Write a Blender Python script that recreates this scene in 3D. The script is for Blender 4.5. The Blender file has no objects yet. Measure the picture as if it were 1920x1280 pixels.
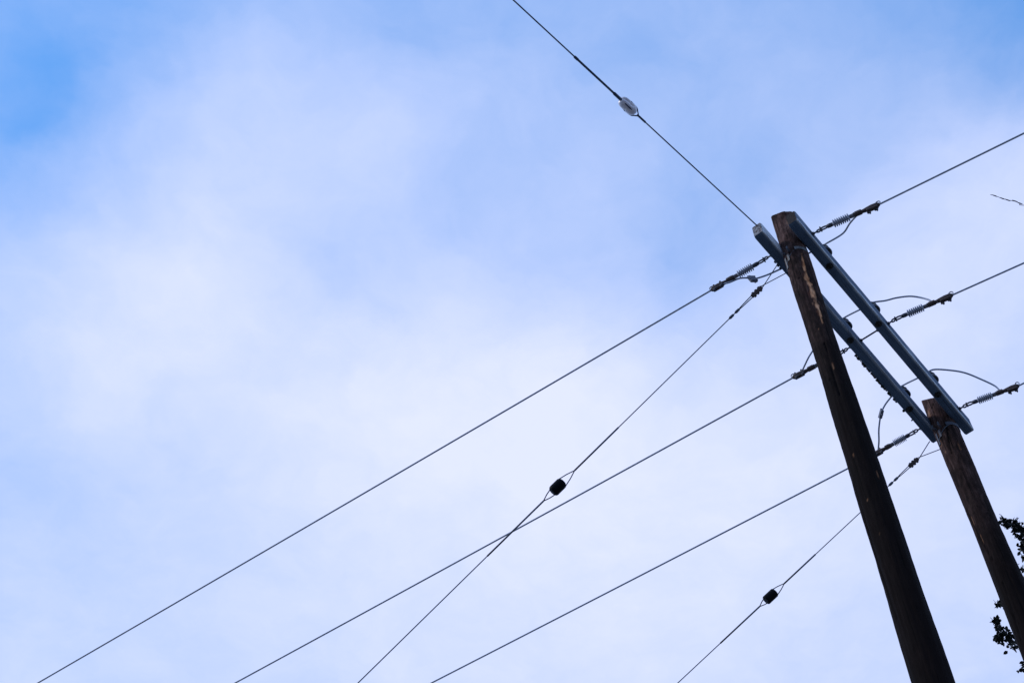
import bpy, math, random
import numpy as np
from mathutils import Vector, Matrix, noise as mnoise

random.seed(7)
R_ = math.radians
sc = bpy.context.scene
COL = sc.collection

# ------------------------------------------------------------------ camera
F = 2667.0                       # 50 mm lens on a 36 mm frame, in photo pixels
CAM = Vector((0, 0, 1.65))
Zc = Vector((33, 1711, -F)).normalized()          # world up seen by the camera
back = Vector((0, 0, -1))
Yc = (back - back.dot(Zc) * Zc).normalized()
Xc = Yc.cross(Zc)
M3 = Matrix((Xc, Yc, Zc))                          # camera -> world
def ray(x, y):
    return M3 @ Vector(((x - 960) / F, (640 - y) / F, -1.0))
def at_z(x, y, z):
    """point of the sight line at world height z"""
    r = ray(x, y)
    return CAM + r * ((z - CAM.z) / r.z)
def at_t(x, y, t):
    return CAM + ray(x, y) * t
def proj(p):
    c = M3.transposed() @ (Vector(p) - CAM)
    return (960 + F * c.x / -c.z, 640 - F * c.y / -c.z, -c.z)
cd = bpy.data.cameras.new('camera')
cd.lens = 50.0; cd.sensor_width = 36.0; cd.clip_end = 5000; cd.clip_start = 0.05
cam = bpy.data.objects.new('camera', cd)
cam.matrix_world = Matrix.Translation(CAM) @ M3.to_4x4()
COL.objects.link(cam); sc.camera = cam

# ------------------------------------------------------------------ materials
def mat(name):
    m = bpy.data.materials.new(name); m.use_nodes = True
    nt = m.node_tree; b = nt.nodes['Principled BSDF']
    return m, nt, b
def N(nt, t, **k):
    n = nt.nodes.new(t)
    for a, v in k.items(): setattr(n, a, v)
    return n
def ramp(nt, fac, stops):
    r = N(nt, 'ShaderNodeValToRGB')
    e = r.color_ramp.elements
    while len(e) < len(stops): e.new(0.5)
    for el, (p, c) in zip(e, stops):
        el.position = p; el.color = (*c, 1) if len(c) == 3 else c
    nt.links.new(fac, r.inputs['Fac'])
    return r.outputs['Color']
def noise(nt, vec, scale, detail=4, rough=0.55, stretch=None):
    n = N(nt, 'ShaderNodeTexNoise'); n.inputs['Scale'].default_value = scale
    n.inputs['Detail'].default_value = detail; n.inputs['Roughness'].default_value = rough
    if stretch:
        mp = N(nt, 'ShaderNodeMapping'); mp.inputs['Scale'].default_value = stretch
        nt.links.new(vec, mp.inputs['Vector']); vec = mp.outputs['Vector']
    nt.links.new(vec, n.inputs['Vector'])
    return n.outputs['Fac']
def mix(nt, fac, a, b, mode='MIX'):
    m = N(nt, 'ShaderNodeMix', data_type='RGBA', blend_type=mode)
    for s, v in ((m.inputs[0], fac), (m.inputs[6], a), (m.inputs[7], b)):
        if isinstance(v, (float, int)): s.default_value = v
        elif isinstance(v, tuple): s.default_value = (*v, 1)
        else: nt.links.new(v, s)
    return m.outputs[2]
def math_(nt, op, a, b=None, c=None, clamp=False):
    m = N(nt, 'ShaderNodeMath', operation=op); m.use_clamp = clamp
    for i, v in enumerate((a, b, c)):
        if v is None: continue
        if isinstance(v, (float, int)): m.inputs[i].default_value = v
        else: nt.links.new(v, m.inputs[i])
    return m.outputs[0]
def bump(nt, b, h, strength, dist=0.01):
    n = N(nt, 'ShaderNodeBump'); n.inputs['Strength'].default_value = strength
    n.inputs['Distance'].default_value = dist
    nt.links.new(h, n.inputs['Height']); nt.links.new(n.outputs['Normal'], b.inputs['Normal'])

def metal(name, c1, c2, rough=0.5, metallic=0.6, scale=25):
    m, nt, b = mat(name)
    tc = N(nt, 'ShaderNodeTexCoord').outputs['Object']
    n = noise(nt, tc, scale, 5, 0.65)
    nt.links.new(ramp(nt, n, [(0.35, c1), (0.65, c2)]), b.inputs['Base Color'])
    b.inputs['Metallic'].default_value = metallic
    b.inputs['Roughness'].default_value = rough
    bump(nt, b, n, 0.25, 0.004)
    return m
MAT = {}
MAT['alu'] = metal('weathered_aluminium_strand', (.20, .23, .30), (.32, .35, .43), .6, .1)
MAT['guy'] = metal('galvanised_strand', (.035, .045, .065), (.07, .085, .11), .6, .3)
MAT['span'] = metal('dark_steel_strand', (.014, .03, .075), (.03, .055, .11), .6, .2)
MAT['galv'] = metal('weathered_galvanised_steel', (.07, .068, .08), (.14, .135, .15), .65, .2)
MAT['rust'] = metal('brown_weathered_clamp_metal', (.035, .026, .028), (.075, .05, .045), .75, .15)
MAT['link'] = metal('dark_forged_steel', (.03, .035, .05), (.07, .075, .10), .65, .2)
MAT['dark'] = metal('blackened_steel', (.004, .004, .005), (.010, .009, .010), .85, 0)
MAT['strap'] = metal('pale_galvanised_strap', (.06, .062, .065), (.14, .14, .14), .6, .2)
MAT['connector'] = metal('grey_connector_metal', (.07, .075, .105), (.13, .14, .18), .6, .2)
MAT['shed'] = metal('grey_polymer', (.25, .27, .34), (.36, .38, .45), .55, 0)
MAT['porc'] = metal('brown_glazed_porcelain', (.010, .011, .016), (.02, .02, .028), .25, 0)
MAT['guyins'] = metal('black_glazed_porcelain', (.002, .002, .004), (.005, .005, .008), .55, 0)
MAT['white'] = metal('white_glazed_porcelain', (.62, .58, .68), (.80, .75, .78), .22, 0, 12)

for k_ in ('guyins', 'porc'):
    MAT[k_].node_tree.nodes['Principled BSDF'].inputs['Specular IOR Level'].default_value = .06 if k_ == 'guyins' else .3
# pole timber: colours of wood, checks and the torn split travel in a mesh colour layer
def pole_mat():
    m, nt, b = mat('creosoted_pole_timber')
    tc = N(nt, 'ShaderNodeTexCoord').outputs['Object']
    grain = math_(nt, 'MULTIPLY_ADD', noise(nt, tc, 9, 6, 0.65, (5, 5, .5)), .55, math_(nt, 'MULTIPLY', noise(nt, tc, 7, 5, .65, (1.6, 1.6, .7)), .45))
    blot = noise(nt, tc, 2.2, 4, 0.6, (1, 1, .55))
    fine = noise(nt, tc, 60, 3, 0.6, (1, 1, .12))
    sep = N(nt, 'ShaderNodeSeparateXYZ'); nt.links.new(tc, sep.inputs[0])
    # weathered brown head; near-black lower shaft is shade painted into the colour
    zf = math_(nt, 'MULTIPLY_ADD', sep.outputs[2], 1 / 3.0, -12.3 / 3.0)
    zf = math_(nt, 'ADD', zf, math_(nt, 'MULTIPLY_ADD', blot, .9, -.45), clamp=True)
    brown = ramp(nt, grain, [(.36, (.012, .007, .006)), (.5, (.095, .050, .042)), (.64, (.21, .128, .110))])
    shaft_shade = ramp(nt, grain, [(.3, (.0024, .0014, .0012)), (.55, (.0080, .0046, .0038)), (.80, (.020, .012, .010))])
    col = mix(nt, zf, shaft_shade, brown)
    col = mix(nt, math_(nt, 'MULTIPLY', fine, .35), col, (.012, .009, .010))
    stain = noise(nt, tc, 5.5, 5, .65, (1.3, 1.3, .55))
    col = mix(nt, ramp(nt, stain, [(.46, (0, 0, 0)), (.62, (.8, .8, .8))]), col, (.009, .006, .0055))
    crk = noise(nt, tc, 6, 4, .6, (6.5, 6.5, .16))
    col = mix(nt, ramp(nt, crk, [(.62, (0, 0, 0)), (.67, (.9, .9, .9))]), col, (.0025, .002, .002))
    at = N(nt, 'ShaderNodeAttribute', attribute_name='marks')
    sp = N(nt, 'ShaderNodeSeparateColor'); nt.links.new(at.outputs['Color'], sp.inputs[0])
    tan = ramp(nt, grain, [(.3, (.30, .10, .036)), (.5, (.66, .31, .155)), (.75, (.85, .53, .33))])
    col = mix(nt, sp.outputs[0], col, tan)
    col = mix(nt, sp.outputs[1], col, (.0025, .002, .003))
    col = mix(nt, sp.outputs[2], col, (.085, .026, .016))
    nt.links.new(col, b.inputs['Base Color'])
    b.inputs['Roughness'].default_value = .85
    b.inputs['Specular IOR Level'].default_value = .04
    bump(nt, b, math_(nt, 'ADD', grain, math_(nt, 'MULTIPLY', fine, .4)), .7, .012)
    return m
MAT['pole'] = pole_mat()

def arm_mat():
    m, nt, b = mat('blue_grey_weathered_timber')
    tc = N(nt, 'ShaderNodeTexCoord').outputs['Object']
    g = noise(nt, tc, 8, 6, .65, (.5, 9, 9))
    bl = noise(nt, tc, 3.0, 4, .6, (.8, 2, 2))
    col = ramp(nt, g, [(.3, (.054, .084, .138)), (.55, (.090, .134, .20)), (.75, (.15, .195, .255))])
    col = mix(nt, ramp(nt, bl, [(.42, (0, 0, 0)), (.7, (.55, .55, .55))]), col, (.038, .060, .105))
    chk = noise(nt, tc, 5, 3, .6, (.22, 16, 16))
    col = mix(nt, ramp(nt, chk, [(.60, (0, 0, 0)), (.66, (.85, .85, .85))]), col, (.012, .016, .024))
    # paint rubbed off along the lower edge of the broad side, in broken streaks
    at = N(nt, 'ShaderNodeAttribute', attribute_name='marks')
    sp = N(nt, 'ShaderNodeSeparateColor'); nt.links.new(at.outputs['Color'], sp.inputs[0])
    st = noise(nt, tc, 6, 5, .7, (.55, 5, 5))
    wear = math_(nt, 'MULTIPLY', sp.outputs[0], ramp(nt, st, [(.36, (.08, .08, .08)), (.52, (1, 1, 1))]), clamp=True)
    col = mix(nt, wear, col, (.60, .63, .67))
    grainend = noise(nt, tc, 30, 4, .7)
    col = mix(nt, sp.outputs[1], col, ramp(nt, grainend, [(.40, (.06, .04, .032)), (.52, (.22, .21, .22)), (.72, (.40, .39, .40))]))
    col = mix(nt, sp.outputs[2], col, ramp(nt, grainend, [(.35, (.008, .0055, .005)), (.6, (.026, .017, .015))]))
    nt.links.new(col, b.inputs['Base Color'])
    b.inputs['Roughness'].default_value = .7; b.inputs['Specular IOR Level'].default_value = .15
    bump(nt, b, g, .5, .006)
    return m
MAT['arm'] = arm_mat()

def leaf_mat(name, c1, c2):
    m, nt, b = mat(name)
    oi = N(nt, 'ShaderNodeNewGeometry')
    nt.links.new(ramp(nt, oi.outputs['Random Per Island'], [(0, c1), (1, c2)]), b.inputs['Base Color'])
    b.inputs['Roughness'].default_value = .6; b.inputs['Specular IOR Level'].default_value = .1
    return m
MAT['leaf'] = leaf_mat('dark_green_leaves', (.004, .006, .006), (.011, .015, .012))
MAT['bark'] = metal('grey_brown_bark', (.03, .025, .024), (.075, .065, .06), .9, 0, 14)
MAT['twig'] = metal('dark_twig_bark', (.02, .018, .022), (.05, .045, .05), .9, 0, 14)
MAT['moss'] = metal('dark_moss', (.006, .009, .010), (.02, .026, .022), .95, 0, 40)

# ------------------------------------------------------------------ mesh helpers
class MB:
    def __init__(s): s.v = []; s.f = []; s.smooth = []; s.mk = {}
    def add(s, vs, fs, smooth=True):
        o = len(s.v); s.v += [Vector(v) for v in vs]
        s.f += [tuple(i + o for i in f) for f in fs]; s.smooth += [smooth] * len(fs)
        return o
    def tube(s, pts, r, seg=8, cap=True, rs=None):
        pts = [Vector(p) for p in pts]; n = len(pts)
        tang = []
        for i in range(n):
            a = pts[max(i - 1, 0)]; b = pts[min(i + 1, n - 1)]
            tang.append((b - a).normalized())
        ref = Vector((0, 0, 1)) if abs(tang[0].z) < .9 else Vector((1, 0, 0))
        u = (ref - ref.dot(tang[0]) * tang[0]).normalized()
        vs = []
        for i in range(n):
            u = (u - u.dot(tang[i]) * tang[i]).normalized(); w = tang[i].cross(u)
            rr = rs[i] if rs else r
            for k in range(seg):
                a = 2 * math.pi * k / seg
                vs.append(pts[i] + (u * math.cos(a) + w * math.sin(a)) * rr)
        fs = []
        for i in range(n - 1):
            for k in range(seg):
                k2 = (k + 1) % seg
                fs.append((i * seg + k, i * seg + k2, (i + 1) * seg + k2, (i + 1) * seg + k))
        if cap:
            fs.append(tuple(range(seg))[::-1]); fs.append(tuple((n - 1) * seg + k for k in range(seg)))
        s.add(vs, fs)
    def lathe(s, o, ax, prof, seg=24):
        """prof: list of (distance along the axis, radius)"""
        ax = Vector(ax).normalized(); o = Vector(o)
        ref = Vector((0, 0, 1)) if abs(ax.z) < .9 else Vector((1, 0, 0))
        u = (ref - ref.dot(ax) * ax).normalized(); w = ax.cross(u)
        vs = []; n = len(prof)
        for (d, r) in prof:
            for k in range(seg):
                a = 2 * math.pi * k / seg
                vs.append(o + ax * d + (u * math.cos(a) + w * math.sin(a)) * max(r, 1e-4))
        fs = []
        for i in range(n - 1):
            for k in range(seg):
                k2 = (k + 1) % seg
                fs.append((i * seg + k, i * seg + k2, (i + 1) * seg + k2, (i + 1) * seg + k))
        fs.append(tuple(range(seg))[::-1]); fs.append(tuple((n - 1) * seg + k for k in range(seg)))
        s.add(vs, fs)
    def box(s, c, ax, ay, az, hx, hy, hz, bev=0.0):
        """box with chamfered edges along its x axis and ends"""
        c = Vector(c); ax, ay, az = Vector(ax), Vector(ay), Vector(az)
        def ring(x, k):
            b = bev; y, z = hy - k, hz - k
            pts = [(-y + b, -z), (y - b, -z), (y, -z + b), (y, z - b), (y - b, z), (-y + b, z), (-y, z - b), (-y, -z + b)]
            return [c + ax * x + ay * p[0] + az * p[1] for p in pts]
        rings = [ring(-hx, bev * .7), ring(-hx + bev, 0), ring(hx - bev, 0), ring(hx, bev * .7)]
        vs = sum(rings, []); fs = []
        for i in range(3):
            for k in range(8):
                k2 = (k + 1) % 8
                fs.append((i * 8 + k, i * 8 + k2, (i + 1) * 8 + k2, (i + 1) * 8 + k))
        fs.append(tuple(range(8))[::-1]); fs.append(tuple(24 + k for k in range(8)))
        s.add(vs, fs, False)
    def torus(s, c, ax, R, r, seg=20, rs=8, a0=0, a1=2 * math.pi, sx=1.0, up=None):
        ax = Vector(ax).normalized()
        ref = Vector(up) if up else (Vector((0, 0, 1)) if abs(ax.z) < .9 else Vector((1, 0, 0)))
        u = (ref - ref.dot(ax) * ax).normalized(); w = ax.cross(u)
        n = seg
        pts = [Vector(c) + (u * math.cos(a0 + (a1 - a0) * i / n) * R * sx + w * math.sin(a0 + (a1 - a0) * i / n) * R) for i in range(n + 1)]
        s.tube(pts, r, rs)
    def mesh(s, name, m, origin=(0, 0, 0)):
        me = bpy.data.meshes.new(name); o = Vector(origin)
        me.from_pydata([v - o for v in s.v], [], s.f)
        me.polygons.foreach_set('use_smooth', s.smooth)
        me.materials.append(MAT[m]); me.update()
        return me
def link(name, me, parent=None, loc=None):
    ob = bpy.data.objects.new(name, me); COL.objects.link(ob)
    if parent is not None: ob.parent = parent
    if loc is not None: ob.location = loc
    return ob
def tag(o, label=None, cat=None, group=None, kind=None):
    if label: o['label'] = label
    if cat: o['category'] = cat
    if group: o['group'] = group
    if kind: o['kind'] = kind
    return o
def empty(name, loc, label, cat, group=None):
    e = bpy.data.objects.new(name, None); COL.objects.link(e); e.location = loc
    e.empty_display_size = .1
    return tag(e, label, cat, group)
def smooth_path(keys, n=8):
    """Catmull-Rom through the key points"""
    k = [Vector(p) for p in keys]
    k = [k[0] * 2 - k[1]] + k + [k[-1] * 2 - k[-2]]
    out = []
    for i in range(1, len(k) - 2):
        p0, p1, p2, p3 = k[i - 1], k[i], k[i + 1], k[i + 2]
        for j in range(n):
            t = j / n
            out.append(.5 * ((2 * p1) + (p2 - p0) * t + (2 * p0 - 5 * p1 + 4 * p2 - p3) * t * t + (3 * p1 - p0 - 3 * p2 + p3) * t ** 3))
    out.append(k[-2]); return out
def along(x, up=Vector((0, 0, 1))):
    x = Vector(x).normalized(); y = up.cross(x).normalized(); z = x.cross(y)
    return Matrix((x, y, z)).transposed()

# ------------------------------------------------------------------ layout of the structure
HB = CAM.z + 13.0                     # underside of the crossarms
AW, AH = .115, .20                    # crossarm section
b0, b1 = at_z(1475.5, 424.5, HB), at_z(1813, 815, HB)
a0, a1 = at_z(1416, 443, HB), at_z(1756, 844, HB)
D = ((b1 - b0).normalized() + (a1 - a0).normalized()).normalized()   # along the arms
Nn = D.cross(Vector((0, 0, 1))).normalized()                         # towards the camera side
UP = Vector((0, 0, 1))
P1 = at_z(1490, 473, HB); P2 = at_z(1771, 800, HB)
P1g = Vector((P1.x, P1.y, 0)); P2g = Vector((P2.x, P2.y, 0))
nA = ((a0 + a1) / 2 - P1).dot(Nn); nB = ((b0 + b1) / 2 - P1).dot(Nn)   # far-side lower edges
sA0, sA1 = (a0 - P1).dot(D), (P2 - P1).dot(D) + .12
sB0, sB1 = (b0 - P1).dot(D), (b1 - P1).dot(D)
def S(s, n, z): return P1 + D * s + Nn * n + UP * z      # structure coordinates, z above HB
print('LAYOUT', 'nA', nA, 'nB', nB, 'sA', sA0, sA1, 'sB', sB0, sB1, 'P2', (P2 - P1).dot(D), (P2 - P1).dot(Nn), 'P1', P1, 'D', D)

# ------------------------------------------------------------------ poles
def make_pole(base, top_z, r_top, r_bot, label, seed, split=None, checks=(), chips=(), holes=()):
    root = empty('utility_pole', base, label, 'utility pole', 'wooden poles of the H frame')
    SEG = 72; dz = .022
    rad = lambda z: r_bot + (r_top - r_bot) * z / top_z
    zs = list(np.arange(0, 4.0, .25)) + list(np.arange(4.0, top_z - .02, dz)) + [top_z - .02, top_z]
    def cyl(x, y):
        """angle and height where a sight line meets the shaft"""
        r = ray(x, y); o = CAM - base
        rr = rad(min(max((CAM + r * 14).z, 4), top_z))
        for _ in range(4):
            A = r.x ** 2 + r.y ** 2; B = 2 * (o.x * r.x + o.y * r.y); Cc = o.x ** 2 + o.y ** 2 - rr * rr
            disc = B * B - 4 * A * Cc
            t = (-B - math.sqrt(max(disc, 0))) / (2 * A)
            p = o + r * t; rr = rad(p.z)
        return math.atan2(p.y, p.x), p.z
    def poly(keys):
        pts = sorted([(cyl(x, y)[1], cyl(x, y)[0], w) for x, y, w in keys])
        z = [p[0] for p in pts]; th = np.unwrap([p[1] for p in pts]); w = [p[2] for p in pts]
        return z, th, w
    sp = poly(split) if split else None
    ck = [poly(c) for c in checks]
    cp = [(cyl(x, y), l, w) for x, y, l, w in chips]
    ho = [(cyl(x, y), r) for x, y, r in holes]
    tow = Vector((CAM.x - base.x, CAM.y - base.y, 0)).normalized()
    tow = Matrix.Rotation(R_(12), 3, 'Z') @ tow
    vs = []; mk = []
    for z in zs:
        r0 = rad(z)
        bulge = .010 * mnoise.noise(Vector((seed, 0, z * .6)))
        for k in range(SEG):
            th = 2 * math.pi * k / SEG
            c, s_ = math.cos(th), math.sin(th)
            n1 = mnoise.noise(Vector((c * 1.6 + seed, s_ * 1.6, z * .8)))
            n2 = mnoise.noise(Vector((c * 7 + seed, s_ * 7, z * 1.1)))
            n3 = mnoise.noise(Vector((c * 16 + seed, s_ * 16, z * 9)))
            r = r0 + bulge + .008 * n1 + .006 * n2 + .0022 * n3
            tan = dark = red = 0.0
            def da(t):
                return (th - t + math.pi) % (2 * math.pi) - math.pi
            if sp and sp[0][0] <= z <= sp[0][-1]:
                t0 = np.interp(z, sp[0], sp[1]) + .05 * mnoise.noise(Vector((3.1, seed, z * 7))) + .025 * mnoise.noise(Vector((1.1, seed, z * 31)))
                w = np.interp(z, sp[0], sp[2]) * (.95 + .75 * mnoise.noise(Vector((9.1, seed, z * 17)))) / r0
                d = da(t0)
                tan = max(0, min(1, (w - abs(d)) / (.018 / .12 * .35) + .5))
                tan *= max(.12, min(1, .75 + 1.3 * mnoise.noise(Vector((th * 6, 4.4, z * 13)))))
                if tan > 0: r -= .007 * tan
                red = max(0, 1 - abs(d + w * 1.15) / (.9 * w + .02)) * .8 * (1 - tan)
                red *= max(0, min(1, .6 + 1.2 * mnoise.noise(Vector((5, seed, z * 10)))))
                dk = max(0, 1 - abs(d - w * 1.6) / (w + .06)) * (1 - tan)
                dark = max(dark, .75 * dk)
            for cz, ct, cw in ck:
                if cz[0] <= z <= cz[-1]:
                    t0 = np.interp(z, cz, ct) + .035 * mnoise.noise(Vector((8.1, seed + ct[0], z * 5)))
                    w = max(np.interp(z, cz, cw), .001) * (1 + .6 * mnoise.noise(Vector((2.2, seed + ct[0], z * 9)))) / r0
                    a = max(0, min(1, 1.3 - abs(da(t0)) / (w + .025)))
                    dark = max(dark, a); r -= .012 * a
            for (ct, cz), l, w in cp:
                q = (abs(da(ct)) * r0 / w) ** 2 + ((z - cz) / l) ** 2
                if q > 2.5: continue
                q *= 1 + 1.1 * mnoise.noise(Vector((th * 9, seed, z * 22))) + .8 * mnoise.noise(Vector((th * 30, seed, z * 60)))
                if q < 1.3: tan = max(tan, min(1, (1.3 - q) * 1.2) * .26)
            for (ct, cz), hr in ho:
                q = math.hypot(da(ct) * r0, z - cz) / hr
                if q < 1.4: dark = max(dark, min(1, (1.4 - q) * 2)); r -= .012 * max(0, 1 - q)
            if z >= top_z - 1e-6: r -= .012
            cut = top_z - r0 * 1.25 * (c * tow.x + s_ * tow.y) - .03
            vs.append((c * r, s_ * r, min(z, cut) if z < top_z - .021 else cut + (.008 if z > top_z - .001 else 0))); mk.append((tan, dark, red, 1))
    n = len(zs); fs = []
    for i in range(n - 1):
        for k in range(SEG):
            k2 = (k + 1) % SEG
            fs.append((i * SEG + k, i * SEG + k2, (i + 1) * SEG + k2, (i + 1) * SEG + k))
    fs.append(tuple((n - 1) * SEG + k for k in range(SEG)))
    me = bpy.data.meshes.new('shaft'); me.from_pydata(vs, [], fs)
    me.polygons.foreach_set('use_smooth', [True] * (len(fs) - 1) + [False])
    ca = me.color_attributes.new('marks', 'FLOAT_COLOR', 'POINT')
    ca.data.foreach_set('color', np.array(mk, np.float32).ravel())
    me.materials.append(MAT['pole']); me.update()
    link('shaft', me, root)
    return root, rad
TOP1 = HB + .86; TOP2 = HB + .58
pole1, rad1 = make_pole(P1g, TOP1, .117, .168, 'taller brown timber pole in front, with a pale torn split below its top', 1.7,
    split=[(1503, 474, .004), (1507, 496, .012), (1512, 520, .016), (1521, 538, .026), (1526, 556, .022), (1533, 574, .015), (1538, 590, .010), (1543, 606, .003)],
    checks=[[(1536, 770, .002), (1556, 850, .007), (1580, 930, .002)], [(1480, 470, .001), (1487, 500, .004), (1500, 560, .001)],
            [(1545, 640, .001), (1562, 700, .004), (1575, 740, .001)], [(1600, 900, .002), (1640, 1040, .008), (1680, 1160, .002)],
            [(1508, 600, .001), (1530, 690, .003), (1545, 730, .001)]],
    chips=[(1562, 686, .05, .006), (1626, 936, .018, .008), (1524, 568, .02, .006), (1536, 566, .02, .006),
           (1478, 420, .10, .014), (1646, 888, .05, .005), (1535, 616, .012, .006), (1600, 852, .016, .005), (1650, 1000, .018, .004), (1676, 1104, .008, .008), (1688, 1128, .012, .004)],
    holes=[(1499, 521, .012), (1544, 645, .010), (1513, 618, .014), (1556, 711, .016), (1541, 628, .008), (1516, 545, .006)])
pole2, rad2 = make_pole(P2g, TOP2, .130, .190, 'shorter timber pole at the right with a long dark check down its side', 6.3,
    checks=[[(1770, 866, .002), (1778, 890, .006), (1792, 930, .004), (1812, 965, .002)], [(1812, 955, .002), (1832, 1000, .008), (1850, 1030, .003), (1862, 1050, .001)],
            [(1748, 762, .004), (1752, 780, .002)], [(1775, 800, .002), (1780, 830, .006), (1784, 850, .001)], [(1880, 1090, .001), (1900, 1150, .005), (1915, 1200, .002)]],
    chips=[(1799, 838, .06, .008), (1764, 830, .07, .010), (1823, 975, .08, .005), (1840, 1010, .06, .005), (1773, 845, .03, .006), (1742, 775, .09, .02)],
    holes=[(1750, 758, .008), (1852, 962, .010), (1843, 1033, .014)])

# straps, strain plates and hooks at the pole heads
def around(base, rad, z, a_from, a_to, off, n=24):
    """path round a pole; angle 0 = camera side (Nn), positive turns towards D"""
    out = []
    for i in range(n + 1):
        a = a_from + (a_to - a_from) * i / n
        r = rad(z) + off
        zz = z(i / n) if callable(z) else z
        out.append(Vector((base.x, base.y, 0)) + (Nn * math.cos(a) + D * math.sin(a)) * r + UP * zz)
    return out
def head_fittings(pole, base, rad, zb, strap_m='strap'):
    m = MB()
    # flat strap over the camera side
    inner = around(base, rad, zb, -1.15, .75, .004, 18); outer = around(base, rad, zb, -1.15, .75, .012, 18)
    h = .026; n = len(inner)
    vs = [p + UP * q for p in inner for q in (-h, h)] + [p + UP * q for p in outer for q in (-h, h)]
    fs = []
    o = 2 * n
    for i in range(n - 1):
        fs += [(2 * i, 2 * i + 2, 2 * i + 3, 2 * i + 1), (o + 2 * i, o + 2 * i + 1, o + 2 * i + 3, o + 2 * i + 2),
               (2 * i, o + 2 * i, o + 2 * i + 2, 2 * i + 2), (2 * i + 1, 2 * i + 3, o + 2 * i + 3, o + 2 * i + 1)]
    fs += [(0, 1, o + 1, o), (2 * n - 2, o + 2 * n - 2, o + 2 * n - 1, 2 * n - 1)]
    m.add(vs, fs, False)
    link('strap', m.mesh('strap', strap_m, pole.location), pole)
    for ang, l in ((-2.25, .20), (-1.85, .12)):
        m = MB(); nd = Nn * math.cos(ang) + D * math.sin(ang); td = -Nn * math.sin(ang) + D * math.cos(ang)
        c = Vector((base.x, base.y, 0)) + nd * (rad(zb) + .010) + UP * (zb - .05 - l / 2)
        m.box(c, UP, td, nd, l / 2, .013, .004, .002)
        link('strain_plate', m.mesh('strain_plate', strap_m, pole.location), pole)
    for ang, dzv in ((-2.05, .0), (-1.6, -.02)):
        m = MB(); nd = Nn * math.cos(ang) + D * math.sin(ang)
        c = Vector((base.x, base.y, 0)) + nd * (rad(zb) + .002) + UP * (zb + dzv)
        m.tube(smooth_path([c - nd * .02, c + nd * .035, c + nd * .05 + UP * .02, c + nd * .04 + UP * .05], 4), .010, 8)
        link('guy_hook', m.mesh('guy_hook', 'link', pole.location), pole)
head_fittings(pole1, P1g, rad1, HB - .13)
head_fittings(pole2, P2g, rad2, HB - .12, 'link')

# ------------------------------------------------------------------ crossarms
def make_arm(s0, s1, n0, label, end_ch, wear_amt, patches, seed):
    L = s1 - s0
    org = S((s0 + s1) / 2, n0 + AW / 2, 0)
    root = empty('crossarm', org, label, 'crossarm', 'twin crossarms across both poles')
    root.rotation_euler = Matrix((D, -Nn, UP)).transposed().to_euler()
    NX = 150; bev = .011
    sec = [(-AW/2 + bev, 0), (-AW/4, 0), (0, 0), (AW/4, 0), (AW/2 - bev, 0), (AW/2 - bev*.3, bev*.3), (AW/2, bev), (AW/2, AH*.2), (AW/2, AH*.5), (AW/2, AH - bev), (AW/2 - bev, AH), (-AW/2 + bev, AH), (-AW/2, AH - bev), (-AW/2, AH/2), (-AW/2, bev), (-AW/2 + bev*.3, bev*.3)]
    vs, mk = [], []
    K = len(sec)
    for i in range(NX + 1):
        x = -L / 2 + L * i / NX
        e = .006 if i in (0, NX) else 0
        for (y, z) in sec:          # y positive = camera side
            q = Vector((x * 1.2 + seed, y * 9, z * 9))
            d = .0022 * mnoise.noise(q) + .0012 * mnoise.noise(q * 4)
            yy = y * (1 - e / AW * 2) + d; zz = AH / 2 + (z - AH / 2) * (1 - e / AH * 2) + d * .7
            vs.append((x, -yy, zz))
            edge = max(0, 1 - math.hypot(y - AW / 2, (z - .008) * .8) / .020)
            side = .35 if (y > AW / 2 - .003 and z > .005) else 0
            end = 0
            for (p0, p1, am) in patches:
                if p0 < i / NX < p1 and y > AW / 2 - .004: end = am
            mk.append([max(edge * wear_amt * 1.7, end), 0, 0, 1])
    fs = []
    for i in range(NX):
        for k in range(K):
            k2 = (k + 1) % K
            fs.append((i * K + k, (i + 1) * K + k, (i + 1) * K + k2, i * K + k2))
    # end faces get their own vertices so that the end grain stays crisp
    for i, flip in ((0, False), (NX, True)):
        o = len(vs)
        for k in range(K):
            vs.append(vs[i * K + k]); mk.append([0, 1, 0, 1] if end_ch == 1 else [0, 0, 1, 1])
        f = tuple(o + k for k in range(K)); fs.append(f if not flip else f[::-1])
    me = bpy.data.meshes.new('beam'); me.from_pydata(vs, [], fs)
    ca = me.color_attributes.new('marks', 'FLOAT_COLOR', 'POINT')
    ca.data.foreach_set('color', np.array(mk, np.float32).ravel())
    me.materials.append(MAT['arm']); me.update()
    link('beam', me, root)
    return root, org
armA, orgA = make_arm(sA0, sA1, nA, 'blue-grey timber crossarm with a pale sawn end, passing behind both poles', 1, .55, [(0, .15, 2.0), (.22, .30, .3)], 2.0)
armB, orgB = make_arm(sB0, sB1, nB, 'blue-grey timber crossarm in front of both poles, its far end free', 2, 1.0, [(.0, .05, .2), (.60, .66, .25)], 9.0)
def arm_part(arm, name, mb, m):
    me = mb.mesh(name, m)
    inv = arm.matrix_basis.inverted() if False else (Matrix.Translation(arm.location) @ arm.rotation_euler.to_matrix().to_4x4()).inverted()
    me.transform(inv)
    return link(name, me, arm)

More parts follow.
